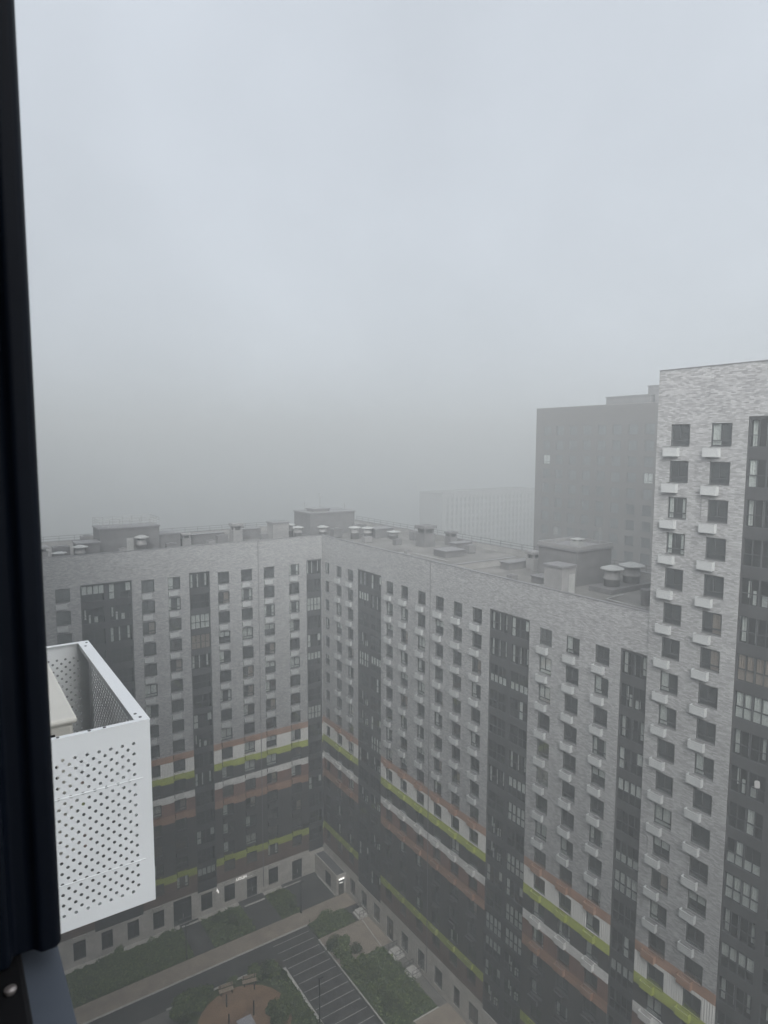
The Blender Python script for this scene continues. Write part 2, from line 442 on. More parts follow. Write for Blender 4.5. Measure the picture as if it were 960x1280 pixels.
def finish_rest(front):
    if not front.rest: return
    mb = MB(); n = 0
    for u, z, fm, pm in front.rest:
        for me, mi in ((fm, 0), (pm, 1)):
            n = len(mb.v); mb.v += [(u + v.co.x, v.co.y, z + v.co.z) for v in me.vertices]
            for p in me.polygons: mb.f.append(tuple(n + i for i in p.vertices)); mb.m.append(mi)
    o = front.put('window', mb.mesh('window', ['frame', 'glass']), 0, 0); tag(o, kind='stuff')

def storefront(front, u0, u1, z0, z1, door=False):
    front.hole(u0, u1, z0, z1, .34)
    f = MB(); w = u1 - u0; h = z1 - z0; t = .07
    f.box(0, t, .12, .2, 0, h); f.box(w - t, w, .12, .2, 0, h); f.box(t, w - t, .12, .2, h - t, h); f.box(t, w - t, .12, .2, 0, t)
    f.box(t, w - t, .123, .2, h * .78, h * .78 + t); f.box(w * .5 - .04, w * .5 + .04, .126, .2, t, h * .78)
    nm = 'entrance_door' if door else 'shop_window'
    o = front.put(nm, f.mesh(nm, 'frame'), u0, z0)
    p = MB(); p.quad((t, .16, t), (w - t, .16, t), (w - t, .16, h - t), (t, .16, h - t)); build(p, 'pane', 'glass', o)
    if door:
        hd = MB(); hd.box(w * .5 + .08, w * .5 + .11, .06, .12, .9, 1.5); build(hd, 'handle', 'chrome', o)

def roof_edge(root, pts_boxes, zroof, ztop, slab):
    """roof sheet + parapet pieces"""
    L = root.location
    r = MB(); x0, x1, y0, y1 = slab; r.box(x0 - L.x, x1 - L.x, y0 - L.y, y1 - L.y, zroof - .3, zroof)
    rf = build(r, 'roof', 'roofing', root)
    p = MB(); c = MB()
    for x0, x1, y0, y1 in pts_boxes:
        p.box(x0 - L.x, x1 - L.x, y0 - L.y, y1 - L.y, zroof + .003, ztop - .06)
        c.box(x0 - L.x - .04, x1 - L.x + .04, y0 - L.y - .04, y1 - L.y + .04, ztop - .06, ztop)
    build(p, 'parapet', 'pale', root); build(c, 'coping', 'coping', root)

# rooftop pieces (parts of their building)
def hut(root, x0, x1, y0, y1, z, h, m='hut', door=None, rail=False, slab=.18, label=None):
    L = root.location; mb = MB(); X0, X1, Y0, Y1 = x0 - L.x, x1 - L.x, y0 - L.y, y1 - L.y
    mb.box(X0, X1, Y0, Y1, z, z + h - slab); mb.box(X0 - .12, X1 + .12, Y0 - .12, Y1 + .12, z + h - slab, z + h, 1)
    o = build(mb, 'roof_hut', [m, 'coping'], root)
    if label: o['label'] = label
    if door == 'w': d = MB(); d.box(X0 - .03, X0 - .004, (Y0 + Y1) / 2 - .45, (Y0 + Y1) / 2 + .45, z + .05, z + 2.1); build(d, 'door', 'zinc', o)
    if door == 's': d = MB(); d.box(X1 - 1.0, X1 - .15, Y0 - .03, Y0 - .004, z + .05, z + 2.1); build(d, 'door', 'zinc', o)
    if door == 's2': d = MB(); d.box((X0 + X1) / 2 - .5, (X0 + X1) / 2 + .4, Y0 - .03, Y0 - .004, z + .05, z + 2.1); build(d, 'door', 'zinc', o)
    if rail:
        r = MB(); zt = z + h
        for zz in (.4, .75, 1.1):
            for a, b in (((X0, Y0), (X1, Y0)), ((X1, Y0), (X1, Y1)), ((X1, Y1), (X0, Y1)), ((X0, Y1), (X0, Y0))):
                r.tube([(a[0], a[1], zt + zz), (b[0], b[1], zt + zz)], .03, 6)
        nx = int((X1 - X0) / 1.2); ny = int((Y1 - Y0) / 1.2)
        for i in range(nx + 1):
            for yy in (Y0, Y1): x = X0 + (X1 - X0) * i / nx; r.tube([(x, yy, zt), (x, yy, zt + 1.1)], .03, 6)
        for i in range(1, ny):
            for xx in (X0, X1): y = Y0 + (Y1 - Y0) * i / ny; r.tube([(xx, y, zt), (xx, y, zt + 1.1)], .03, 6)
        build(r, 'railing', 'zinc', o)
    return o
def vent(root, x, y, z, r, h, cap=1.55, m='hutlight'):
    L = root.location; mb = MB()
    mb.lathe(x - L.x, y - L.y, [(r, z), (r, z + h * .45), (r * 1.12, z + h * .46), (r * 1.12, z + h * .54), (r, z + h * .55), (r, z + h * .85)], 20)
    o = build(mb, 'roof_vent', m, root); smooth(o)
    c = MB(); c.lathe(x - L.x, y - L.y, [(r * .5, z + h * .8), (r * cap, z + h * .86), (r * cap, z + h * .9), (r * .55, z + h)], 20)
    build(c, 'vent_cap', 'zinc', o)
    return o
def shaft(root, x, y, z, w, h, m='hutlight'):
    L = root.location; mb = MB(); x -= L.x; y -= L.y
    mb.box(x - w / 2, x + w / 2, y - w / 2, y + w / 2, z, z + h * .62)
    for dx in (-1, 1):
        for dy in (-1, 1): mb.box(x + dx * w * .36 - .12, x + dx * w * .36 + .12, y + dy * w * .36 - .12, y + dy * w * .36 + .12, z + h * .62, z + h * .86)
    mb.box(x - w * .3, x + w * .3, y - w * .3, y + w * .3, z + h * .62, z + h * .86, 1)
    o = build(mb, 'vent_shaft', [m, 'dark'], root)
    c = MB(); c.box(x - w * .58, x + w * .58, y - w * .58, y + w * .58, z + h * .86, z + h); build(c, 'vent_cap', m, o)
    return o
def antenna(root, x, y, z, h):
    L = root.location; mb = MB(); x -= L.x; y -= L.y
    mb.tube([(x, y, z), (x, y, z + h)], .035, 6)
    for k in range(4): mb.tube([(x - .4, y, z + h - .15 - .2 * k), (x + .4, y, z + h - .15 - .2 * k)], .02, 5)
    return build(mb, 'antenna', 'zinc', root)
def side_rail(root, pts, z):
    L = root.location; r = MB()
    for (ax, ay), (bx, by) in zip(pts, pts[1:]):
        n = max(2, int(math.hypot(bx - ax, by - ay) / 2))
        for zz in (.35, .7): r.tube([(ax - L.x, ay - L.y, z + zz), (bx - L.x, by - L.y, z + zz)], .025, 5)
        for i in range(n + 1): r.tube([(ax + (bx - ax) * i / n - L.x, ay + (by - ay) * i / n - L.y, z), (ax + (bx - ax) * i / n - L.x, ay + (by - ay) * i / n - L.y, z + .7)], .025, 5)
    build(r, 'railing', 'black', root)

ZR = GZ - 14.9; ZC = GZ - 14.045
def joint(front, u, z0, z1):
    mb = MB(); mb.box(-.06, .06, -.035, -.003, z0, z1); front.put('expansion_joint', mb.mesh('expansion_joint', 'coping'), u, 0)

# ------------------------------------------------------------------ left wing (far end of the courtyard)
wa = thing('apartment_building', (18, YA, 0), 'grey brick apartment wing closing the far end of the courtyard, left of the inner corner', 'building', 'wings of the apartment complex')
fa = Front(wa, 'A', YA); fa.rest = []; fa.restb = []
colsA = [(7.7, 9.4), (11.67, 13.37), (22.06, 23.76), (25.55, 27.25), (32.56, 34.26), (36.06, 37.76), (39.58, 41.28), (43.69, 45.39)]
for ci, (u0, u1) in enumerate(colsA):
    for k in range(16):
        hid = ci == 0 or (ci == 1 and 2 < k < 15)
        fa.window(u0, u1, ROW0 - FH * k, None if hid or k == 15 else ROWB[k], None if hid else rc(), own=not hid)
finish_rest(fa)
fa.loggia(14.56, 20.85, GZ - 17.95, 16, 2, 3.8, {(0, 0): 4, (0, 1): 2, (1, 0): 7, (1, 1): 7})
fa.loggia(28.49, 31.41, GZ - 17.85, 16, 1, 3.8, {(2, 0): 0, (3, 0): 'b', (0, 0): 5, (1, 0): -1, (4, 0): 5, (5, 0): -1, (13, 0): 2, (15, 0): 4})
fa.loggia(46.63, 49.20, GZ - 17.75, 16, 1, 3.8, {(2, 0): 0, (0, 0): 5, (1, 0): -1, (5, 0): 4, (8, 0): 0, (12, 0): 2})
for u0, u1, d in ((7.9, 9.4, 0), (11.8, 13.35, 0), (15.3, 16.75, 0), (18.65, 20.2, 0), (22.1, 23.65, 0), (28.95, 30.65, 0), (32.48, 34.15, 0), (39.58, 41.22, 0)):
    storefront(fa, u0, u1, .85, 3.45)
storefront(fa, 24.95, 27.55, .1, 4.0, True); storefront(fa, 36.02, 37.7, .1, 3.2, True); storefront(fa, 43.6, 45.35, .1, 3.3, True)
fa.walls(-14, 49.35, zones(0.0))
joint(fa, 38.74, 1.0, ZC - .1)
lb = MB()
for u0, u1 in ((32.5, 34.2), (36.0, 37.75), (39.6, 41.2), (22.1, 23.7), (11.8, 13.4)):
    lb.box(u0, u1, -.25, -.004, 3.75, 4.2)
fa.put('canopy', lb.mesh('canopy', 'stone'), 0, 0)
body(wa, -14, 49.35, YA, 106, ZR - .31, 'nw')
roof_edge(wa, [(-14, 49.34, YA - .0 + .003, YA + .35), (-14, 49.34, 105.6, 106.0)], ZR, ZC, (-14, 49.34, YA + .36, 105.6))
hut(wa, 17.8, 25.6, 94.2, 98.6, ZR, 3.6, 'hut', 's2', rail=True, label='dark rooftop hut with a railing on top')
hut(wa, 25.75, 28.6, 94.6, 97.6, ZR, 2.3, 'hut'); hut(wa, 14.8, 17.6, 93.2, 96, ZR, 2.0, 'hut')
hut(wa, 43.2, 45.9, 95.2, 97.4, ZR, 2.7, 'hutlight'); hut(wa, 31.2, 36.2, 97.4, 98.6, ZR, 1.5, 'hut', slab=.1)
vent(wa, 22.9, 93.2, ZR, .62, 2.5); vent(wa, 47.2, 94.6, ZR, .6, 2.0); vent(wa, 15, 92.2, ZR, .6, 1.9); vent(wa, 12.6, 92.6, ZR, .6, 1.2)
shaft(wa, 37.9, 97, ZR, 1.5, 2.8); shaft(wa, 29.9, 96.5, ZR, 1.3, 1.9); shaft(wa, 10.5, 96, ZR, 2.2, 1.6)
hut(wa, 39.5, 42.6, 98.5, 99.6, ZR, 1.6, 'hut', slab=.1); vent(wa, 46.6, 96.6, ZR, .65, 2.3)
side_rail(wa, [(-14, 105.7), (49, 105.7)], ZC)

# ------------------------------------------------------------------ right wing, far half (inner corner to the dark joint)
wb = thing('apartment_building', (XB, 84, 0), 'far half of the right-hand wing, from the inner corner to its dark vertical joint', 'building', 'wings of the apartment complex')
fb = Front(wb, 'B', XB)
colsB1 = [(-89.78, -88.5), (-86.33, -84.75), (-82.98, -81.4), (-72.9, -71.3), (-69.5, -67.92), (-65.86, -64.26)]
for ci, (u0, u1) in enumerate(colsB1):
    for k in range(16): fb.window(u0, u1, ROW0 - FH * k, None if ci == 0 or k == 15 else ROWB[k], rc(.35), bu=-.08)
fb.loggia(-80.19, -74.12, GZ - 17.7, 16, 2, 3.9, {(0, 0): 5, (0, 1): 2, (1, 0): 4, (1, 1): 5, (4, 0): 0, (4, 1): 4, (5, 1): 3, (8, 1): 0})
for u0, u1, d in ((-82.6, -81.0, 0), (-79.4, -77.8, 0), (-76.05, -74.3, 0), (-69.1, -67.4, 0), (-65.35, -63.8, 0)):
    storefront(fb, u0, u1, .7, 3.2)
storefront(fb, -72.6, -70.9, .1, 3.3, True)
fb.walls(-90.74, -63.301, zones(.33))
joint(fb, -63.33, 1.0, ZC - .1)
body(wb, XB, 65, 63.3, 106, ZR - .31, 'ne')
roof_edge(wb, [(XB + .003, XB + .35, 63.3, 91.1), (64.6, 65.0, 63.3, 106)], ZR, ZC, (XB + .36, 64.6, 63.3, 106))
hut(wb, 50.2, 58.6, 96.2, 102, ZR, 3.7, 'hut', None, slab=.2, label='broad dark hut over the inner corner'); hut(wb, 51.5, 54.5, 97.5, 100, ZR + 3.71, .5, 'hutlight')
vent(wb, 51.2, 93.8, ZR, .6, 1.9); vent(wb, 54.6, 89.6, ZR, .65, 2.0); vent(wb, 56.4, 88.6, ZR, .65, 1.9)
vent(wb, 59.6, 86, ZR, .7, 1.3); hut(wb, 57.5, 61, 88, 90.5, ZR, 1.5, 'hut', slab=.1)
shaft(wb, 59.3, 77.3, ZR, 2.0, 3.1, 'hut'); shaft(wb, 63.2, 76.2, ZR, 1.3, 2.0, 'hut')
hut(wb, 55.2, 58.4, 67.6, 70.2, ZR, .9, 'hut', slab=.1); hut(wb, 60.4, 63.4, 71.8, 73.2, ZR, 1.0, 'hut', slab=.1)
vent(wb, 63, 81, ZR, .5, 1.2)
antenna(wb, 53, 98, ZR + 4.2, 2.6); antenna(wb, 51.2, 100, ZR + 3.7, 1.6); antenna(wb, 58, 98.5, ZR + 3.7, 1.2)
side_rail(wb, [(64.8, 63.4), (64.8, 105.6)], ZC)

# ------------------------------------------------------------------ right wing, near half (joint to tower)
wn = thing('apartment_building', (XB, 48, 0), 'near half of the right-hand wing, between its dark vertical joint and the tower', 'building', 'wings of the apartment complex')
fn = Front(wn, 'B', XB)
colsB2 = [(-62.32, -60.72), (-58.94, -57.36), (-55.62, -54.03), (-45.54, -43.92), (-42.16, -40.54), (-38.77, -37.18)]
for ci, (u0, u1) in enumerate(colsB2):
    for k in range(16): fn.window(u0, u1, ROW0 - FH * k, ROWB[k] if k < 15 else None, rc(.35), bu=-.1)
fn.loggia(-52.81, -46.89, GZ - 17.75, 16, 2, 3.9, {(0, 0): 5, (0, 1): 2, (1, 0): 5, (1, 1): 5, (2, 0): 1, (2, 1): 1, (3, 0): -1, (3, 1): 3, (4, 0): -1, (4, 1): -1, (5, 1): 5, (6, 0): 5, (6, 1): 4, (7, 1): 0, (9, 0): 7, (9, 1): 0, (11, 1): 0, (12, 0): 0, (12, 1): 0, (13, 0): 4})
fn.loggia(-36.03, -33.32, GZ - 17.8, 16, 1, 3.9, {(0, 0): 5, (1, 0): 7, (2, 0): 5, (3, 0): 2, (4, 0): 4, (5, 0): -1, (6, 0): 1, (7, 0): 0, (9, 0): 3, (10, 0): 4})
for u0, u1, d in ((-61.85, -60.15, 0), (-58.05, -56.8, 0), (-55.2, -53.5, 0), (-45.4, -43.8, 0), (-42, -40.4, 0)):
    storefront(fn, u0, u1, .7, 3.2)
fn.walls(-63.299, -33.3, zones(.33))
body(wn, XB, 65, 33.3, 63.3, ZR - .31, 'e')
roof_edge(wn, [(XB + .003, XB + .35, 33.31, 63.3), (64.6, 65.0, 33.31, 63.3), (XB + .36, 60, 59.6, 59.95)], ZR, ZC, (XB + .36, 64.6, 33.31, 63.29))
hut(wn, 55.4, 61, 46.2, 51.6, ZR, 3.9, 'hut', None, slab=.25, rail=False, label='large dark lift hut with an upstand round its top')
up = MB(); Ln = wn.location
for a, b, c, d in ((55.3, 61.1, 46.1, 46.3), (55.3, 61.1, 51.5, 51.7), (55.3, 55.5, 46.31, 51.49), (60.9, 61.1, 46.31, 51.49)): up.box(a - Ln.x, b - Ln.x, c - Ln.y, d - Ln.y, ZR + 3.905, ZR + 4.25)
build(up, 'hut_upstand', 'hutlight', wn)
shaft(wn, 58.2, 48.6, ZR + 3.91, 1.0, .7, 'zinc')
antenna(wn, 57, 50.6, ZR + 3.9, 1.9); antenna(wn, 60.2, 47.2, ZR + 3.9, 2.0)
hut(wn, 50.5, 52.5, 43.9, 46.2, ZR, 3.0, 'hutlight', 's', label='small grey access hut with a pale door')
vent(wn, 57.0, 43.0, ZR, .78, 2.6, 1.5); vent(wn, 60.2, 43.0, ZR, .85, 2.6, 1.55)
base = MB(); base.box(55.2 - Ln.x, 62 - Ln.x, 41.6 - Ln.y, 44.4 - Ln.y, ZR + .003, ZR + .5); build(base, 'vent_plinth', 'hut', wn)
shaft(wn, 58.9, 55.6, ZR, 1.3, 2.2, 'hutlight')
hut(wn, 53.2, 54.9, 48.0, 50.5, ZR, .8, 'hut', slab=.1); hut(wn, 56, 60, 56.8, 58.2, ZR, .9, 'hut', slab=.1)
tub = MB(); tub.lathe(54.4 - Ln.x, 37.2 - Ln.y, [(.42, ZR), (.5, ZR + 1.4), (.54, ZR + 1.45), (.54, ZR + 1.5), (.3, ZR + 1.55)], 18); build(tub, 'roof_vent', 'hut', wn)
side_rail(wn, [(64.8, 34), (64.8, 63.2)], ZC)

def unit(root, x, y, w, d, h, m='hut'):
    L_ = root.location; u_ = MB(); x -= L_.x; y -= L_.y
    u_.box(x - w / 2, x + w / 2, y - d / 2, y + d / 2, ZR + .12, ZR + h); u_.box(x - w / 2 + .05, x - w / 2 + .15, y - d / 2, y + d / 2, ZR, ZR + .119); u_.box(x + w / 2 - .15, x + w / 2 - .05, y - d / 2, y + d / 2, ZR, ZR + .119)
    o = build(u_, 'roof_unit', m, root)
    c_ = MB(); c_.lathe(x, y, [(min(w, d) * .3, ZR + h + .003), (min(w, d) * .32, ZR + h + .1), (min(w, d) * .2, ZR + h + .12)], 14); build(c_, 'fan_cowl', 'coping', o)
def pipe(root, pts, r=.06):
    L_ = root.location; p_ = MB(); p_.tube([(x - L_.x, y - L_.y, ZR + .16) for x, y in pts], r, 7); build(p_, 'roof_pipe', 'zinc', root)
for x, y, w_, d_, h_, m_ in ((20.3, 92.6, 1.0, .8, 1.0, 'hutlight'), (26.8, 92.9, 1.4, .9, 1.1, 'hut'), (32.8, 93.8, 1.1, .9, .9, 'hutlight'), (34.9, 95.2, 1.6, 1.1, 1.4, 'hut'), (41.2, 94.2, 1.0, 1.0, 1.2, 'hut'), (13.2, 95.4, 2.0, 1.4, 1.5, 'hut'), (17, 99, 1.5, 1.5, 2.2, 'hutlight'), (40.2, 102, 1.6, 1.2, 1.7, 'hut')): unit(wa, x, y, w_, d_, h_, m_)
for x, y, w_, d_, h_, m_ in ((53.0, 92.6, 1.6, 1.2, 1.4, 'hut'), (57.8, 93.4, 2.0, 1.4, 1.7, 'hut'), (54.0, 85.0, 1.3, 1.0, .9, 'hutlight'), (61.8, 83.2, 1.5, 1.2, 1.3, 'hut'), (56.5, 80.6, 1.0, .9, .8, 'hut'), (60.6, 69.0, 1.2, 1.0, 1.1, 'hut'), (52.4, 72.2, .8, .8, .6, 'hutlight')): unit(wb, x, y, w_, d_, h_, m_)
for x, y, w_, d_, h_, m_ in ((61.5, 57.6, 1.4, 1.0, 1.2, 'hut'), (62.8, 54.2, 1.0, 1.0, 1.0, 'hutlight'), (52.2, 52.4, .9, .8, .6, 'hut'), (63.2, 45.2, 1.2, 1.2, 1.3, 'hut')): unit(wn, x, y, w_, d_, h_, m_)
pipe(wa, [(10, 92.0), (22, 92.0), (22.2, 91.7), (36, 91.7)]); pipe(wb, [(51.0, 90), (51.0, 74), (53.5, 73.4), (53.5, 65)], .05); pipe(wn, [(51.4, 58.6), (51.4, 50), (53.2, 47.4)], .05); pipe(wn, [(56, 40.8), (53, 40.6), (52.6, 36)], .05)

# ------------------------------------------------------------------ tower at the right edge
XT = 49.24
wt = thing('apartment_tower', (XT, 22, 0), 'tall grey brick tower block at the right edge with a dark glazed loggia strip', 'building', 'wings of the apartment complex')
ft = Front(wt, 'B', XT); ft.rest = []; ft.restb = []
ZT = GZ + 5.98; ROWT = GZ + 1.683
TB = ['tray'] * 15 + ['orange', 'lime', 'white', 'orange', 'char', 'char', 'lime', 'brown']
for ci, (u0, u1) in enumerate([(-32.07, -30.42), (-28.71, -27.08)]):
    for k in range(22): ft.window(u0, u1, ROWT - FH * k - .06, TB[k] if k < 21 else None, rc(.45), own=k < 19, bu=-.42)
finish_rest(ft)
for u0, u1 in ((-18, -16.4), (-14.6, -13)):
    for k in range(22): ft.hole(u0, u1, ROWT - FH * k - WH, ROWT - FH * k)
ft.loggia(-25.93, -19.9, GZ + 2.06, 23, 2, 4.1, {(0, 0): 5, (1, 0): 2, (2, 0): 5, (3, 0): -1, (4, 0): 7, (5, 0): 5, (6, 0): 'b', (7, 0): 0, (8, 0): 5, (9, 0): 7, (10, 0): 3, (11, 0): 6, (12, 0): 0, (13, 0): 5, (14, 0): 4, (15, 0): 5, (16, 0): 1})
zt_ = zones(-.12); zt_[0] = (zt_[0][0], ZT - .06, 'brick_wall', 'brick', None)
ft.walls(-33.295, -10, zt_)
ef = MB(); ef.box(0, .02, 33.295 - .001 - 22, 33.297 - 22, 0, 0.01)
Lt = wt.location
body(wt, XT + .001, 66, 10, 33.294, ZT - .4, 'nes')
roof_edge(wt, [(XT + .003, XT + .35, 10, 33.28), (XT + .36, 66, 32.93, 33.28), (65.6, 66, 10, 32.9)], ZT - .8, ZT, (XT + .36, 65.6, 10, 32.92))
hut(wt, 54, 60, 16, 24, ZT - .8, 3.0, 'hut')
hs = MB()
for (pu, pz, ln) in ((-29.2, ROWT - 2 * FH + .4, 1.9), (-32.5, ROWT - 12 * FH - .35, 1.5)):
    hs.tube([(pu - .5, -.03, pz + .05), (pu - .12, -.035, pz), (pu, -.04, pz - .25), (pu, -.04, pz - ln)], .022, 6)
ft.put('condensate_hose', hs.mesh('condensate_hose', 'coping'), 0, 0)
os_ = MB(); os_.box(0, .35, -.02, .02, 0, .5); os2 = ft.put('open_sash', os_.mesh('open_sash', 'pale'), -23.8, ROWT - 9.25 * FH, -.3); os2.rotation_euler = (R(-18), 0, -math.pi / 2 + R(35))

# ------------------------------------------------------------------ buildings beyond, fading in the fog
fbk = thing('apartment_tower', (108, 88, 0), 'dark brown tower fading in the fog behind the tall grey tower at right', 'building')
fk = Front(fbk, 'B', 105.0); fk.rest = []; fk.restb = []
ZK = GZ + 7.3
ki = 0
for ci in range(10):
    u0 = -97.2 + ci * 3.4
    for k in range(25):
        if u0 > -66: continue
        z = ZK - 3.6 - FH * k
        show = k < 13 and ci < 8
        if random.random() < .05 and show:
            fm, pm, cs = get_window(1.9, 1.9); fk.hole(u0, u0 + 1.9, z - 1.9, z)
            w = fk.put('window', fm, u0, z - 1.9); link('pane', pm, w); link('curtain', cs[3 if random.random() < .5 else random.randint(0, 3)], w)
        else:
            fk.window(u0, u0 + 1.9, z, None, None, own=show and ki < 70, h=1.9); ki += show
finish_rest(fk)
fk.walls(-99.3, -55, [(0, ZK, 'brick_wall', 'far', None)])
body(fbk, 105.001, 122, 55, 99.3, ZK - .5, 'nes', 'far')
roof_edge(fbk, [(105.003, 105.4, 55, 99.25)], ZK - .9, ZK + .12, (105.4, 121.6, 55, 98.9))
hut(fbk, 107, 113, 74, 83.5, ZK - .9, 2.6, 'hut'); hut(fbk, 107.5, 113, 62, 73.5, ZK - .9, 3.6, 'hut'); hut(fbk, 112, 117, 72, 78, ZK - .9, 4.6, 'hut')
antenna(fbk, 107.6, 72.6, ZK + 2.7, 1.5)

ff = thing('apartment_building', (205, 220, 0), 'pale vertically striped block barely visible through the fog beyond the roofs', 'building')
fq = Front(ff, 'A', 220.0); fq.rest = []; fq.restb = []
HF = GZ - 20.2
for i in range(24):
    u = 178.5 + i * 2.4
    pr_ = MB(); pr_.box(0, 1.1, -.25, -.004, 0, HF - 1.2); fq.put('pier', pr_.mesh('pier', 'pale'), u, 0)['label'] = 'pale vertical pier between the windows'
    for k in range(16): fq.window(u + 1.2, u + 2.3, HF - 2.6 - FH * k, None, None, own=k < 4)
finish_rest(fq)
fq.walls(177.5, 237, [(0, HF, 'plaster_wall', 'hutlight', None)])
body(ff, 177.5, 237, 220.001, 236, HF - .5, 'new', 'hutlight')
roof_edge(ff, [(177.5, 237, 220.003, 220.4)], HF - .8, HF + .1, (177.5, 237, 220.4, 235.6))

# ------------------------------------------------------------------ ground
def sheet(name, pts, z, m, th=None):
    mb = MB(); n = len(pts)
    mb.v = [(x, y, z) for x, y in pts]; mb.f = [tuple(range(n))]; mb.m = [0]
    if th:
        mb.v += [(x, y, z - th) for x, y in pts]
        for i in range(n): j = (i + 1) % n; mb.f.append((j, i, n + i, n + j)); mb.m.append(0)
    o = build(mb, name, m); return tag(o, kind='structure')
rect = lambda a, b, c, d: [(a, c), (b, c), (b, d), (a, d)]
sheet('ground', rect(-880, 980, -880, 980), 0, 'soil')
sheet('road', rect(-60, 49.3, 77.3, 80.75), .008, 'asphalt'); 
sheet('parking_lot', rect(35.0, 40.95, -40, 77.3), .010, 'asphalt')
sheet('pavement', rect(-60, 49.3, 80.75, 83.65), .12, 'paving', .12)
sheet('pavement', rect(41.15, 49.3, 71.2, 77.3), .12, 'paving', .12)
sheet('pavement', rect(44.2, 49.3, 55.0, 59.0), .12, 'paving', .12)
sheet('pavement', rect(47.95, 49.3, 59.02, 71.18), .12, 'slab', .12)
sheet('pavement', rect(16, 21.4, 70, 77.1), .11, 'slab', .11)
sheet('path', rect(25.7, 28.4, 83.67, YA), .12, 'asphalt', .12)
sheet('path', rect(34.55, 38.5, 83.67, YA), .12, 'asphalt', .12)
sheet('path', rect(41.6, 47.55, 83.67, YA), .12, 'asphalt', .12)
sheet('path', rect(-14, 25.68, 89.9, YA), .13, 'stone', .13); sheet('path', rect(28.42, 34.53, 89.9, YA), .13, 'stone', .13); sheet('path', rect(38.52, 41.58, 89.9, YA), .13, 'stone', .13)
lawns = [(-14, 25.68, 83.67, 89.88), (28.42, 34.53, 83.67, 89.88), (38.52, 41.58, 83.67, 89.88)]
for q in lawns: sheet('lawn', rect(*q), .15, 'lawn', .15)
sheet('lawn', rect(41.15, 47.2, 77.32, 80.73), .15, 'lawn', .15)
sheet('lawn', rect(41.15, 47.93, 59.02, 71.18), .15, 'lawn', .15); sheet('lawn', rect(41.15, 44.18, 40, 59.0), .15, 'lawn', .15)
sheet('lawn', [(28, 60), (34.75, 60), (34.75, 75.2), (33.8, 76.6), (20, 77.1), (21.5, 70), (22, 60)], .07, 'lawn', .07)
sheet('playground', [(27.3 + 5.6 * math.cos(a * .2618), 70.3 + 5.6 * math.sin(a * .2618)) for a in range(24)], .10, 'play', .1)
# kerbs
def kerb(pts, label_w=.16, h=.17):
    mb = MB()
    for (ax, ay), (bx, by) in zip(pts, pts[1:]):
        d = Vector((bx - ax, by - ay, 0)).normalized(); n = Vector((-d.y, d.x, 0)) * label_w / 2
        A, B = Vector((ax, ay, 0)), Vector((bx, by, 0)); up_ = Vector((0, 0, h))
        q = [A - n, B - n, B + n, A + n]; i = len(mb.v); mb.v += [tuple(v) for v in q] + [tuple(v + up_) for v in q]
        for f in ((0, 3, 2, 1), (4, 5, 6, 7), (0, 1, 5, 4), (1, 2, 6, 5), (2, 3, 7, 6), (3, 0, 4, 7)): mb.f.append(tuple(i + k for k in f)); mb.m.append(0)
    return tag(build(mb, 'kerb', 'kerb'), kind='structure')
kerb([(-60, 80.68), (41, 80.68)]); kerb([(41.05, 77.2), (41.05, 40)]); kerb([(34.86, 60), (34.86, 75.3)], .35, .14); kerb([(33.9, 76.75), (20, 77.2)], .3, .13)
kerb([(48.15, 77.2), (47.6, 71.3)], .14, .2); kerb([(44.1, 59.08), (47.9, 59.08)], .14, .18)
kerb([(35.0, 89.2), (38.2, 89.2)], .22, .24); kerb([(25.9, 90.1), (28.3, 90.1)], .2, .24); kerb([(41.7, 89.9), (44.6, 89.9)], .14, .22); kerb([(47.5, 89.6), (47.5, 83.9)], .14, .22)
mk = MB()
for i in range(12):
    y = 79.6 - 1.55 * i + .0; mk.quad((35.25, y - .05, .014), (40.75, y - .05, .014), (40.75, y + .05, .014), (35.25, y + .05, .014))
tag(build(mk, 'road_marking', 'paint'), kind='structure')

# vestibule in the inner corner
vs = thing('entrance_vestibule', (48.4, 86.8, 0), 'small pale flat-roofed entrance lobby with a lit lamp, in the inner corner', 'vestibule')
v = MB(); v.box(-.75, .93, -3.1, 3.9, 0, 3.15); build(v, 'wall', 'stone', vs)
v = MB(); v.box(-.63, .85, -2.95, 3.9, 3.155, 3.17); build(v, 'roof', 'hut', vs)
v = MB(); v.box(-.8, .93, -3.15, -2.96, 3.152, 3.33); v.box(-.8, -.64, -2.96, 3.9, 3.152, 3.33); build(v, 'coping', 'stone', vs)
v = MB(); v.box(-.4, .5, -3.16, -3.103, .1, 2.55); d_ = build(v, 'door', 'black', vs)
v = MB(); v.box(-.33, .43, -3.19, -3.163, .25, 1.9); build(v, 'pane', 'glass', d_)
v = MB(); v.box(-.4, .5, -3.3, -3.163, 2.58, 2.72); lo_ = build(v, 'lamp', 'lamp', vs)
v = MB(); v.box(-.3, .3, -3.19, -3.163, 2.02, 2.09); build(v, 'transom_light', 'lamp', d_)
v = MB(); v.box(-.81, -.753, -1.3, .3, .5, 2.5); w_ = build(v, 'window', 'frame', vs)
v = MB(); v.box(-.83, -.813, -1.2, .2, .6, 2.4); build(v, 'pane', 'glass', w_)

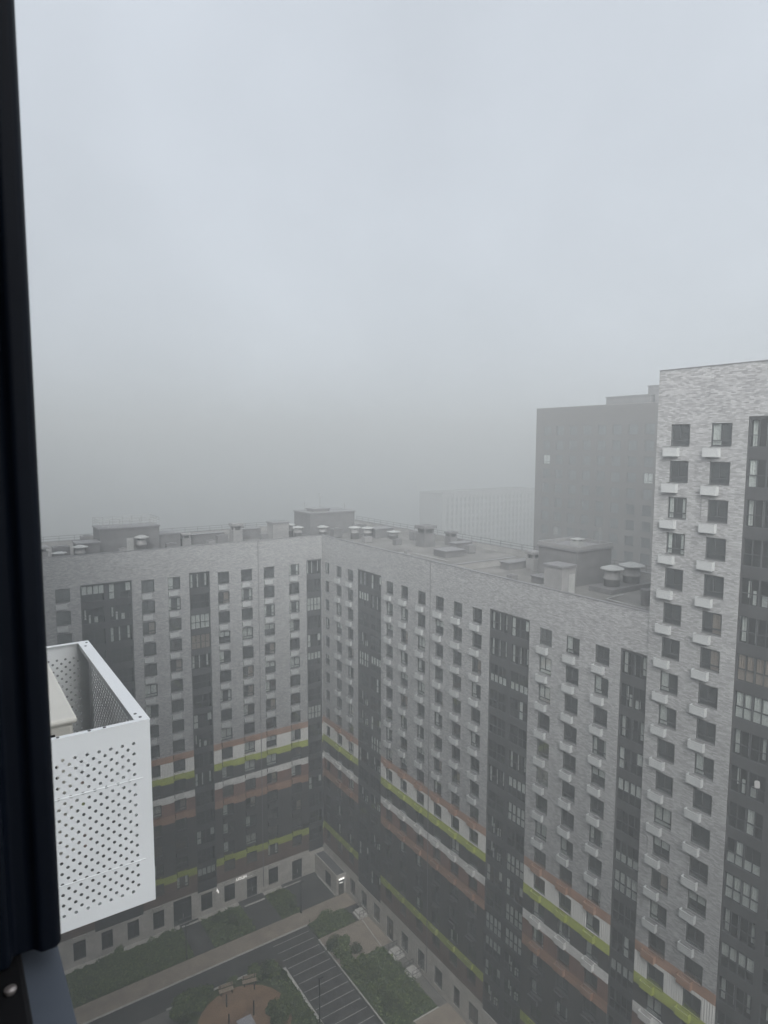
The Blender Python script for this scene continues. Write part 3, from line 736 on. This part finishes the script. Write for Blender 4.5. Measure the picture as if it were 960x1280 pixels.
# sign letters on the left wing
tc_ = bpy.data.curves.new('shop_sign', 'FONT'); tc_.body = 'HALOUNGE'; tc_.size = .62; tc_.extrude = .03; tc_.space_character = 1.02
tm_ = bpy.data.objects.new('lettering', tc_); C.objects.link(tm_); bpy.context.view_layer.update()
sme = bpy.data.meshes.new_from_object(tm_.evaluated_get(bpy.context.evaluated_depsgraph_get())); bpy.data.objects.remove(tm_)
so = bpy.data.objects.new('shop_sign', sme); C.objects.link(so); so.location = (33.42, YA - .1, 3.62); so.rotation_euler = (math.pi / 2, 0, 0)
sme.materials.clear(); sme.materials.append(M['letters']); tag(so, 'lit white lettering above the pale stone shop front of the far wing', 'sign')
v = MB(); v.box(-.16, .0, -.06, 0, .1, .55); v.box(.0, .16, -.06, 0, -.2, .2); o = build(v, 'wall_sign', 'letters', None, (31.45, YA - .02, 3.0)); tag(o, 'small white emblem beside the lit lettering on the stone wall', 'sign')

# lamp posts
for x, y, h, lab in ((41.45, 83.4, 4.9, 'black lamp post at the end of the pavement near the lit entrance lobby'), (34.5, 64.8, 6.2, 'black lamp post beside the lower end of the striped parking'), (24.6, 83.9, 5.0, 'black lamp post by the left lawn and the first entrance path')):
    t = thing('street_lamp', (x, y, 0), lab, 'lamp post', 'black courtyard lamp posts')
    v = MB(); v.lathe(0, 0, [(.14, 0), (.14, .5), (.09, .52), (.075, h)], 10); build(v, 'pole', 'black', t)
    v = MB(); v.box(-.11, .45, -.1, .1, h, h + .1); build(v, 'lamp_head', 'black', t)
# entrance porches along the right wing
for x0, y0, lab in ((48.3, 68.9, 'low grey steps with a railing by the right wing, nearer the corner'), (48.2, 65.0, 'grey step block with a railing by the right wing, nearest to us'), (48.3, 78.2, 'grey steps with a railing next to the inner corner lobby')):
    t = thing('entrance_steps', (x0, y0, .12), lab, 'steps', 'entrance steps along the right wing')
    v = MB(); v.box(-.6, .9, -.9, .9, 0, .2); v.box(-.3, .9, -.9, .9, .201, .4); build(v, 'step', 'kerb', t)
    for yy in (-.85, .85):
        v = MB()
        for xx in (-.5, .2, .85): v.tube([(xx, yy, .1), (xx, yy, 1.25)], .03, 6)
        for zz in (.75, 1.25): v.tube([(-.5, yy, zz), (.85, yy, zz)], .03, 6)
        build(v, 'railing', 'black', t)

# planting
def crown(n, rx, ry, rz, leaf, seed):
    rnd = random.Random(seed); mb = MB()
    lobes = [(rnd.uniform(-.5, .5) * rx, rnd.uniform(-.5, .5) * ry, rnd.uniform(.15, .75) * rz, rnd.uniform(.4, .7)) for _ in range(7)]
    for _ in range(n):
        lx, ly, lz, ls = rnd.choice(lobes)
        d = Vector((rnd.gauss(0, 1), rnd.gauss(0, 1), rnd.gauss(0, 1))).normalized() * rnd.uniform(.55, 1.05)
        p = Vector((lx + d.x * rx * ls, ly + d.y * ry * ls, max(.05, lz + d.z * rz * ls * .8)))
        a = Vector((rnd.gauss(0, 1), rnd.gauss(0, 1), rnd.gauss(0, 1))).normalized(); b = a.orthogonal().normalized()
        s = leaf * rnd.uniform(.6, 1.3); mb.quad(tuple(p + a * s), tuple(p + b * s * .6), tuple(p - a * s), tuple(p - b * s * .6), 0 if rnd.random() < .62 else 1)
    return mb.mesh('crown', ['leafa', 'leafb'])
CR = [crown(1500, 1, 1, 1.15, .11, s) for s in range(4)]
def stems(seed, n=5, tall=.7):
    rnd = random.Random(seed); mb = MB()
    for k in range(n):
        a = rnd.uniform(0, 6.28); mb.tube([(0, 0, 0), (.15 * math.cos(a), .15 * math.sin(a), tall * .4), (.45 * math.cos(a), .45 * math.sin(a), tall)], [.035, .025, .01], 5)
    return mb.mesh('stem', 'bark')
ST = [stems(s) for s in range(2)]
def bush(x, y, s, label, group, z=.14, name='shrub', k=None):
    t = thing(name, (x, y, z), label, 'shrub' if name == 'shrub' else 'tree', group, random.uniform(0, 6.28))
    k = random.randrange(4) if k is None else k
    c = link('foliage' if name == 'shrub' else 'crown', CR[k], t); c.scale = (s * random.uniform(.9, 1.15), s * random.uniform(.9, 1.15), s * random.uniform(.85, 1.15))
    q = link('stem' if name == 'shrub' else 'trunk', ST[k % 2], t); q.scale = (s, s, s)
    if name == 'tree': c.location.z = 1.5 * s * .8; q.scale = (s, s, s * 2.6)
    return t
for x, y, s in ((42.3, 79.3, 1.0), (43.6, 79.8, 1.15), (45.2, 79.2, .9), (46.4, 78.6, .7)): bush(x, y, s, 'dark green shrub in the small bed between the pavement and the beige entrance paving', 'shrubs in the small bed')
for x, y, s in ((42.1, 74.9, 1.25), (43.3, 74.2, 1.2), (42.6, 72.6, 1.35), (44.0, 72.2, 1.0), (42.2, 70.5, 1.2), (43.3, 69.6, 1.3), (42.4, 68.0, 1.15), (43.9, 67.4, 1.05), (44.8, 69.2, .8), (44.2, 63.2, 1.2), (45.4, 62.4, 1.1), (43.0, 62.2, 1.2), (44.6, 61.2, 1.0), (42.4, 65.6, .8), (46.6, 61.4, .8)):
    bush(x, y, s, 'dark green shrub in the long bed between the striped parking and the right wing', 'shrubs in the long bed')
for x, y, s in ((39.4, 86.4, 1.2), (40.5, 85.2, 1.3), (40.2, 87.6, 1.1), (39.3, 84.6, 1.0), (40.9, 86.6, 1.2)): bush(x, y, s, 'dense dark shrub in front of the far wing beside the corner lobby path', 'shrubs near the lobby path')
for x, y, s in ((29.4, 86.2, .9), (31.2, 85.4, .8), (32.4, 87.2, .95), (30.4, 88.4, .8), (33.4, 85.2, .8), (33.3, 88.3, .8)): bush(x, y, s, 'low green shrub in the small lawn below the lit lettering', 'shrubs below the lettering')
for x, y, s in ((20.8, 75.4, 1.2), (21.8, 76.1, 1.35), (22.9, 76.2, 1.3), (24.1, 76.6, 1.2), (25.0, 76.4, .9), (21.2, 74.2, 1.0), (23.3, 75.2, 1.0)): bush(x, y, s, 'dark bushy shrub left of the ochre playground', 'shrubs left of the playground', .07)
for x, y, s in ((31.4, 76.2, 1.1), (32.4, 75.7, 1.25), (33.4, 75.2, 1.15), (28.4, 76.7, .75), (34.0, 74.0, .7)): bush(x, y, s, 'green shrub at the far edge of the ochre playground by the road', 'shrubs at the far playground edge', .07)
for x, y, s in ((31.0, 69.6, 1.15), (32.0, 68.8, 1.2), (30.6, 67.8, 1.2), (32.8, 70.4, .8), (33.7, 69.6, .9), (33.4, 67.6, 1.0)): bush(x, y, s, 'olive green shrub between the playground and the striped parking', 'shrubs between playground and parking', .07)
for x, y, s in ((15.6, 89.2, .7), (17.2, 89.3, .8), (19.4, 89.0, .6), (23.2, 89.1, .7)): bush(x, y, s, 'small upright shrub close to the stone wall on the left lawn', 'shrubs by the stone wall')
rnd = random.Random(5); gc = MB()
for x0, x1, y0, y1, n in ((4, 25.6, 83.8, 89.8, 15000), (28.5, 34.5, 83.8, 89.8, 3600), (38.6, 41.5, 83.8, 89.8, 1500), (41.3, 47.1, 77.4, 80.6, 1500), (41.3, 47.8, 59.2, 71.1, 3200), (28, 34.7, 64, 75, 2400)):
    for _ in range(n):
        x, y = rnd.uniform(x0, x1), rnd.uniform(y0, y1)
        if (x - 27.3) ** 2 + (y - 70.3) ** 2 < 34: continue
        hgt = .15 + .75 * max(0, math.sin(x * 2.3 + 2 * math.sin(y * 1.7)) * math.sin(y * 2.1 + x * .6 + 2 * math.sin(x)))
        p = Vector((x, y, .12 + hgt * rnd.random() ** .6)); a = Vector((rnd.gauss(0, 1), rnd.gauss(0, 1), rnd.gauss(0, .6))).normalized(); b = a.orthogonal().normalized(); s = rnd.uniform(.08, .2)
        gc.quad(tuple(p + a * s), tuple(p + b * s * .6), tuple(p - a * s), tuple(p - b * s * .6), 0 if rnd.random() < .75 else 1)
tag(build(gc, 'ground_cover', ['leafa', 'leafb']), 'low dark green ground cover over the courtyard beds', 'ground cover', kind='stuff')

# playground
def bench(x, y, rz, lab):
    t = thing('park_bench', (x, y, .1), lab, 'bench', 'playground benches', rz)
    v = MB()
    for k in range(4): v.box(-.9, .9, -.3 + k * .15, -.18 + k * .15, .43, .48)
    build(v, 'seat', 'wood', t)
    v = MB()
    for k in range(3): v.box(-.9, .9, .36, .40, .56 + k * .14, .67 + k * .14)
    build(v, 'backrest', 'wood', t)
    for sx in (-.7, .7):
        v = MB(); v.box(sx - .04, sx + .04, -.28, .34, 0, .43); v.box(sx - .04, sx + .04, .30, .355, .431, 1.0); build(v, 'leg', 'black', t)
bench(27.0, 75.6, R(-8), 'pale slatted bench on the playground rim, left of its pair')
bench(30.0, 75.3, R(-14), 'pale slatted bench on the playground rim, right of its pair')
for x, y, h, lab in ((26.3, 73.6, 1.6, 'thin dark post at the upper left of the playground'), (25.4, 70.4, 1.9, 'dark post at the left of the grey play panel'), (28.6, 70.6, 1.9, 'dark post at the right of the grey play panel'), (30.2, 74.2, .7, 'short dark bollard near the right bench of the playground')):
    v = MB(); v.lathe(0, 0, [(.09, 0), (.09, h), (.05, h + .05)], 8); o = build(v, 'play_post', 'black', None, (x, y, .1)); tag(o, lab, 'post')
pp = thing('play_platform', (27.2, 69.6, .1), 'grey square play platform on the ochre playground', 'play platform')
v = MB(); v.box(-.9, .9, -.8, .8, .45, .55); build(v, 'deck', 'toy', pp)
for sx in (-.8, .8):
    for sy in (-.7, .7): v = MB(); v.box(sx - .05, sx + .05, sy - .05, sy + .05, 0, .449); build(v, 'leg', 'black', pp)

# ------------------------------------------------------------------ foreground: own window and the perforated basket
def perforated(w, h, cell, dia, margin_l, margin_r, margin_b, margin_t):
    """sheet in local x-z with a staggered field of real round holes"""
    mb = MB(); nx = int((w - margin_l - margin_r) / cell); nz = int((h - margin_b - margin_t) / cell)
    x0 = margin_l; z0 = margin_b; x1 = x0 + nx * cell; z1 = z0 + nz * cell
    for a, b, c, d in ((0, w, 0, z0), (0, w, z1, h), (0, x0, z0, z1), (x1, w, z0, z1)): mb.quad((a, 0, c), (b, 0, c), (b, 0, d), (a, 0, d))
    r = dia / 2; N = 16
    for i in range(nx):
        for k in range(nz):
            ax, az = x0 + i * cell, z0 + k * cell
            if (i + k) % 2: mb.quad((ax, 0, az), (ax + cell, 0, az), (ax + cell, 0, az + cell), (ax, 0, az + cell)); continue
            cx, cz = ax + cell / 2, az + cell / 2; n = len(mb.v); q = cell / 2
            for t in range(N):
                th = 2 * math.pi * t / N; c, s = math.cos(th), math.sin(th); m = max(abs(c), abs(s))
                mb.v.append((cx + q * c / m, 0, cz + q * s / m)); mb.v.append((cx + r * c, 0, cz + r * s))
            for t in range(N):
                u = (t + 1) % N; mb.f.append((n + 2 * t, n + 2 * u, n + 2 * u + 1, n + 2 * t + 1)); mb.m.append(0)
    return mb
bz0, bz1 = GZ - 1.70, GZ - 1.0
bk = thing('air_conditioner_basket', (.33, 3.0, bz0), 'white perforated metal basket on the near wall beside the window, open at the top', 'basket')
def panel(name, w, loc, rot, ml, mr):
    h = bz1 - bz0 - .002; mb = perforated(w, h, .0194, .0118, ml, mr, .05, .052)
    o = build(mb, name, 'basket', bk, loc, rot); s = o.modifiers.new('thick', 'SOLIDIFY'); s.thickness = .0016; s.offset = 0
    for zz in (.173, .487): rd = MB(); rd.tube([(ml * .7, -.002, zz), (w - mr * .8, -.001, zz)], .0022, 6); build(rd, 'stiffening_rib', 'basket', o)
    return o
panel('front_panel', .535, (.068 - .33, 2.427 - 3.0, 0), 0, .02, .04)
panel('rear_panel', .535, (.603 - .33, 3.597 - 3.0, 0), math.pi, .04, .02)
panel('side_panel', 1.166, (.603 - .33, 2.429 - 3.0, 0), math.pi / 2, .05, .05)
rm = MB(); h = bz1 - bz0
rm.box(.553 - .33, .6045 - .33, 2.4255 - 3, 3.5985 - 3, h - .002, h + .002); rm.box(.068 - .33, .5525 - .33, 2.4255 - 3, 2.447 - 3, h - .002, h + .002); rm.box(.068 - .33, .5525 - .33, 3.577 - 3, 3.5985 - 3, h - .002, h + .002)
rm.box(.553 - .33, .5555 - .33, 2.43 - 3, 3.595 - 3, h - .02, h - .002)
build(rm, 'rim', 'basket', bk)
sw = MB()
for x, y in ((.578, 2.46), (.59, 3.56), (.57, 2.5), (.575, 3.5), (.45, 2.436), (.40, 2.436), (.3, 2.436), (.2, 2.436), (.3, 3.588), (.2, 3.588)): sw.lathe(x - .33, y - 3, [(.0055, h + .0021), (.0055, h + .004), (.002, h + .0045)], 8)
build(sw, 'screw', 'coping', bk)
bt = MB(); bt.box(.068 - .33, .60 - .33, 2.44 - 3, 2.50 - 3, .003, .02); bt.box(.068 - .33, .60 - .33, 3.52 - 3, 3.58 - 3, .003, .02); bt.box(.068 - .33, .11 - .33, 2.501 - 3, 3.519 - 3, .003, .02); build(bt, 'bottom_frame', 'basket', bk)
ac = thing('air_conditioner', (.225, 3.11, bz0 + .055), 'cream outdoor air conditioner unit standing inside the white perforated basket', 'air conditioner')
v = MB(); v.box(-.135, .165, -.40, .40, .03, .58); o = build(v, 'casing', 'acwhite', ac); bevel(o, .012)
v = MB(); v.box(-.145, .178, -.415, .415, .581, .606); o = build(v, 'lid', 'acwhite', ac); bevel(o, .01)
v = MB(); v.lathe(0, 0, [(.2, 0), (.2, .006), (.18, .008)], 28); o = build(v, 'fan_grille', 'black', ac, (.166, .08, .3)); o.rotation_euler = (0, math.pi / 2, 0)
v = MB(); v.box(-.12, .1, -.404, -.4015, .3, .55); build(v, 'side_grille', 'black', ac)
for yy in (-.3, .3): v = MB(); v.box(-.13, .16, yy - .03, yy + .03, -.01, .029); build(v, 'foot', 'black', ac)

wn2 = thing('window_frame', (0, .62, GZ), 'dark anthracite window frame post at the left edge of the view', 'window frame')
v = MB()
prof = [(-.12, .0), (.030, .0), (.034, .012), (.048, .012), (.0535, .004), (.0665, .004), (.0705, .010), (.0705, .06), (.05, .075), (-.12, .075)]
pr = [(x, y - .02) for x, y in prof]; n = len(pr)
v.v = [(x, y, -.435) for x, y in pr] + [(x, y, 1.2) for x, y in pr]
v.f = [tuple(reversed(range(n))), tuple(range(n, 2 * n))] + [(i, (i + 1) % n, n + (i + 1) % n, n + i) for i in range(n)]; v.m = [0] * len(v.f)
o = build(v, 'jamb', 'navy', wn2); bevel(o, .003, 3)
v = MB(); v.box(-.12, .040, -.28, .05, -.60, -.437); o = build(v, 'lower_rail', 'seal', wn2); bevel(o, .004)
v = MB(); v.lathe(0, 0, [(.0035, 0), (.0045, .002), (.0045, .004), (.002, .005)], 14); o = build(v, 'hinge_bolt', 'chrome', wn2, (.028, -.045, -.437))
v = MB(); v.box(.0, .024, -.17, -.12, -.437, -.425); o = build(v, 'hinge_plate', 'black', wn2)
sl = thing('window_sill', (0, .4, GZ - .452), 'grey metal sill flashing in the bottom left corner below the dark frame', 'window sill')
v = MB(); v.box(.0405, .0695, -.9, .278, -.004, 0); v.box(.0675, .0695, -.9, .225, -.05, -.0045); o = build(v, 'flashing', 'sill', sl)

wall_ = thing('brick_wall', (0, 0, 0), 'grey brick outer wall of our own building beside the window', 'wall')
fo = MB(); fo.box(-.3, .055, .68, 88, 0, 80); fo.box(-.3, .03, -70, -.8, 0, 80); fo.box(-.3, .03, -.8, .68, 0, GZ - .62); fo.box(-.3, .03, -.8, .68, GZ + 1.25, 80); build(fo, 'facing', 'brick', wall_)
v = MB(); v.box(-4.2, -4, -2.2, 2.2, GZ - 1.6, GZ + 1.6); v.box(-4, -.301, -2.2, -2, GZ - 1.6, GZ + 1.6); v.box(-4, -.301, 2, 2.2, GZ - 1.6, GZ + 1.6)
v.box(-4, -.301, -2, 2, GZ - 1.6, GZ - 1.5); v.box(-4, -.301, -2, 2, GZ + 1.5, GZ + 1.6); build(v, 'room_shell', 'plaster', wall_)

# ------------------------------------------------------------------ fog
hz = MB(); hz.box(-900, 1000, -900, 1000, -1.0, 86.0)
ho = build(hz, 'haze', 'plaster'); hm = bpy.data.materials.new('fog'); hm.use_nodes = True; nt = hm.node_tree
nt.nodes.remove(nt.nodes['Principled BSDF']); pv = nt.nodes.new('ShaderNodeVolumePrincipled')
pv.inputs['Color'].default_value = (.525, .545, .556, 1); pv.inputs['Density'].default_value = 0.0058; pv.inputs['Anisotropy'].default_value = 0.35
nt.links.new(pv.outputs[0], nt.nodes['Material Output'].inputs['Volume'])
ho.data.materials.clear(); ho.data.materials.append(hm); tag(ho, 'pale grey fog over the whole place', 'fog', kind='stuff')
try: hm.cycles.homogeneous_volume = True
except Exception: pass

# ------------------------------------------------------------------ sky, sun, camera
SUN_EL, SUN_AZ = 45.0, 215.0     # azimuth clockwise from +Y
w = bpy.data.worlds.new('World'); sc.world = w; w.use_nodes = True; nt = w.node_tree; L = nt.links.new
bg = nt.nodes['Background']; sky = nt.nodes.new('ShaderNodeTexSky'); sky.sky_type = 'NISHITA'; sky.sun_disc = False
sky.sun_elevation = R(SUN_EL); sky.sun_rotation = R(SUN_AZ); sky.air_density = 1.2; sky.dust_density = 10.0; sky.ozone_density = 1.0
hsv = nt.nodes.new('ShaderNodeHueSaturation'); hsv.inputs['Saturation'].default_value = .26
L(sky.outputs[0], hsv.inputs['Color'])
# under the overcast the low sky is as pale as the middle of it: look the sky up a little higher than the true elevation
st_ = nt.nodes.new('ShaderNodeTexCoord'); sa_ = nt.nodes.new('ShaderNodeVectorMath'); sa_.operation = 'ADD'; sa_.inputs[1].default_value = (0, 0, .24)
sn_ = nt.nodes.new('ShaderNodeVectorMath'); sn_.operation = 'NORMALIZE'
L(st_.outputs['Generated'], sa_.inputs[0]); L(sa_.outputs['Vector'], sn_.inputs[0]); L(sn_.outputs['Vector'], sky.inputs['Vector'])
wt_ = nt.nodes.new('ShaderNodeTexCoord'); wn_ = nt.nodes.new('ShaderNodeTexNoise'); wn_.inputs['Scale'].default_value = 2.6; wn_.inputs['Detail'].default_value = 3
L(wt_.outputs['Generated'], wn_.inputs['Vector'])
wr_ = nt.nodes.new('ShaderNodeMapRange'); wr_.inputs['From Min'].default_value = .3; wr_.inputs['From Max'].default_value = .7; wr_.inputs['To Min'].default_value = .93; wr_.inputs['To Max'].default_value = 1.07
L(wn_.outputs['Fac'], wr_.inputs['Value'])
wx_ = nt.nodes.new('ShaderNodeVectorMath'); wx_.operation = 'SCALE'; tn_ = nt.nodes.new('ShaderNodeVectorMath'); tn_.operation = 'MULTIPLY'; tn_.inputs[1].default_value = (.99, 1.018, 1.025); L(hsv.outputs[0], tn_.inputs[0]); L(tn_.outputs['Vector'], wx_.inputs[0])
sz_ = nt.nodes.new('ShaderNodeSeparateXYZ'); L(wt_.outputs['Generated'], sz_.inputs[0])       # overcast: brighter overhead than low down
oc_ = nt.nodes.new('ShaderNodeMapRange'); oc_.inputs['From Min'].default_value = 0; oc_.inputs['From Max'].default_value = .8; oc_.inputs['To Min'].default_value = .86; oc_.inputs['To Max'].default_value = 1.4
L(sz_.outputs['Z'], oc_.inputs['Value']); om_ = nt.nodes.new('ShaderNodeMath'); om_.operation = 'MULTIPLY'; L(oc_.outputs['Result'], om_.inputs[0]); L(wr_.outputs['Result'], om_.inputs[1]); L(om_.outputs[0], wx_.inputs['Scale'])
L(wx_.outputs['Vector'], bg.inputs['Color']); bg.inputs['Strength'].default_value = 0.15
sd = bpy.data.lights.new('sun', 'SUN'); sd.energy = 0.5; sd.angle = R(100); sd.color = (1, .98, .95)
so_ = bpy.data.objects.new('sun', sd); C.objects.link(so_); so_.location = (0, 0, 200)
az = R(SUN_AZ); el = R(SUN_EL); d = Vector((math.sin(az) * math.cos(el), math.cos(az) * math.cos(el), math.sin(el)))
so_.rotation_euler = d.to_track_quat('Z', 'Y').to_euler()

cd = bpy.data.cameras.new('camera'); co = bpy.data.objects.new('camera', cd); C.objects.link(co); sc.camera = co
cd.sensor_fit = 'VERTICAL'; cd.sensor_height = 36.0; cd.lens = 836.8 / 1280 * 36.0
cd.clip_start = .05; cd.clip_end = 3000
p, yaw, roll = R(5.804), R(33.887), R(.139)
fw = Vector((math.sin(yaw) * math.cos(p), math.cos(yaw) * math.cos(p), -math.sin(p))); rt = Vector((math.cos(yaw), -math.sin(yaw), 0)); upv = rt.cross(fw)
r2 = rt * math.cos(roll) + upv * math.sin(roll); u2 = -rt * math.sin(roll) + upv * math.cos(roll)
mm = Matrix((r2, u2, -fw)).transposed().to_4x4(); mm.translation = (0, 0, GZ); co.matrix_world = mm
cd.dof.use_dof = True; cd.dof.focus_distance = 40; cd.dof.aperture_fstop = 13.0

sc.render.engine = 'CYCLES'; cy = sc.cycles
cy.use_denoising = True; cy.max_bounces = 7; cy.volume_bounces = 3; cy.transparent_max_bounces = 10; cy.diffuse_bounces = 3; cy.glossy_bounces = 3
cy.caustics_reflective = False; cy.caustics_refractive = False; cy.sample_clamp_indirect = 5
vs_ = sc.view_settings; vs_.view_transform = 'Standard'; vs_.look = 'None'; vs_.exposure = 1.02; vs_.gamma = 1.0; vs_.use_curve_mapping = False
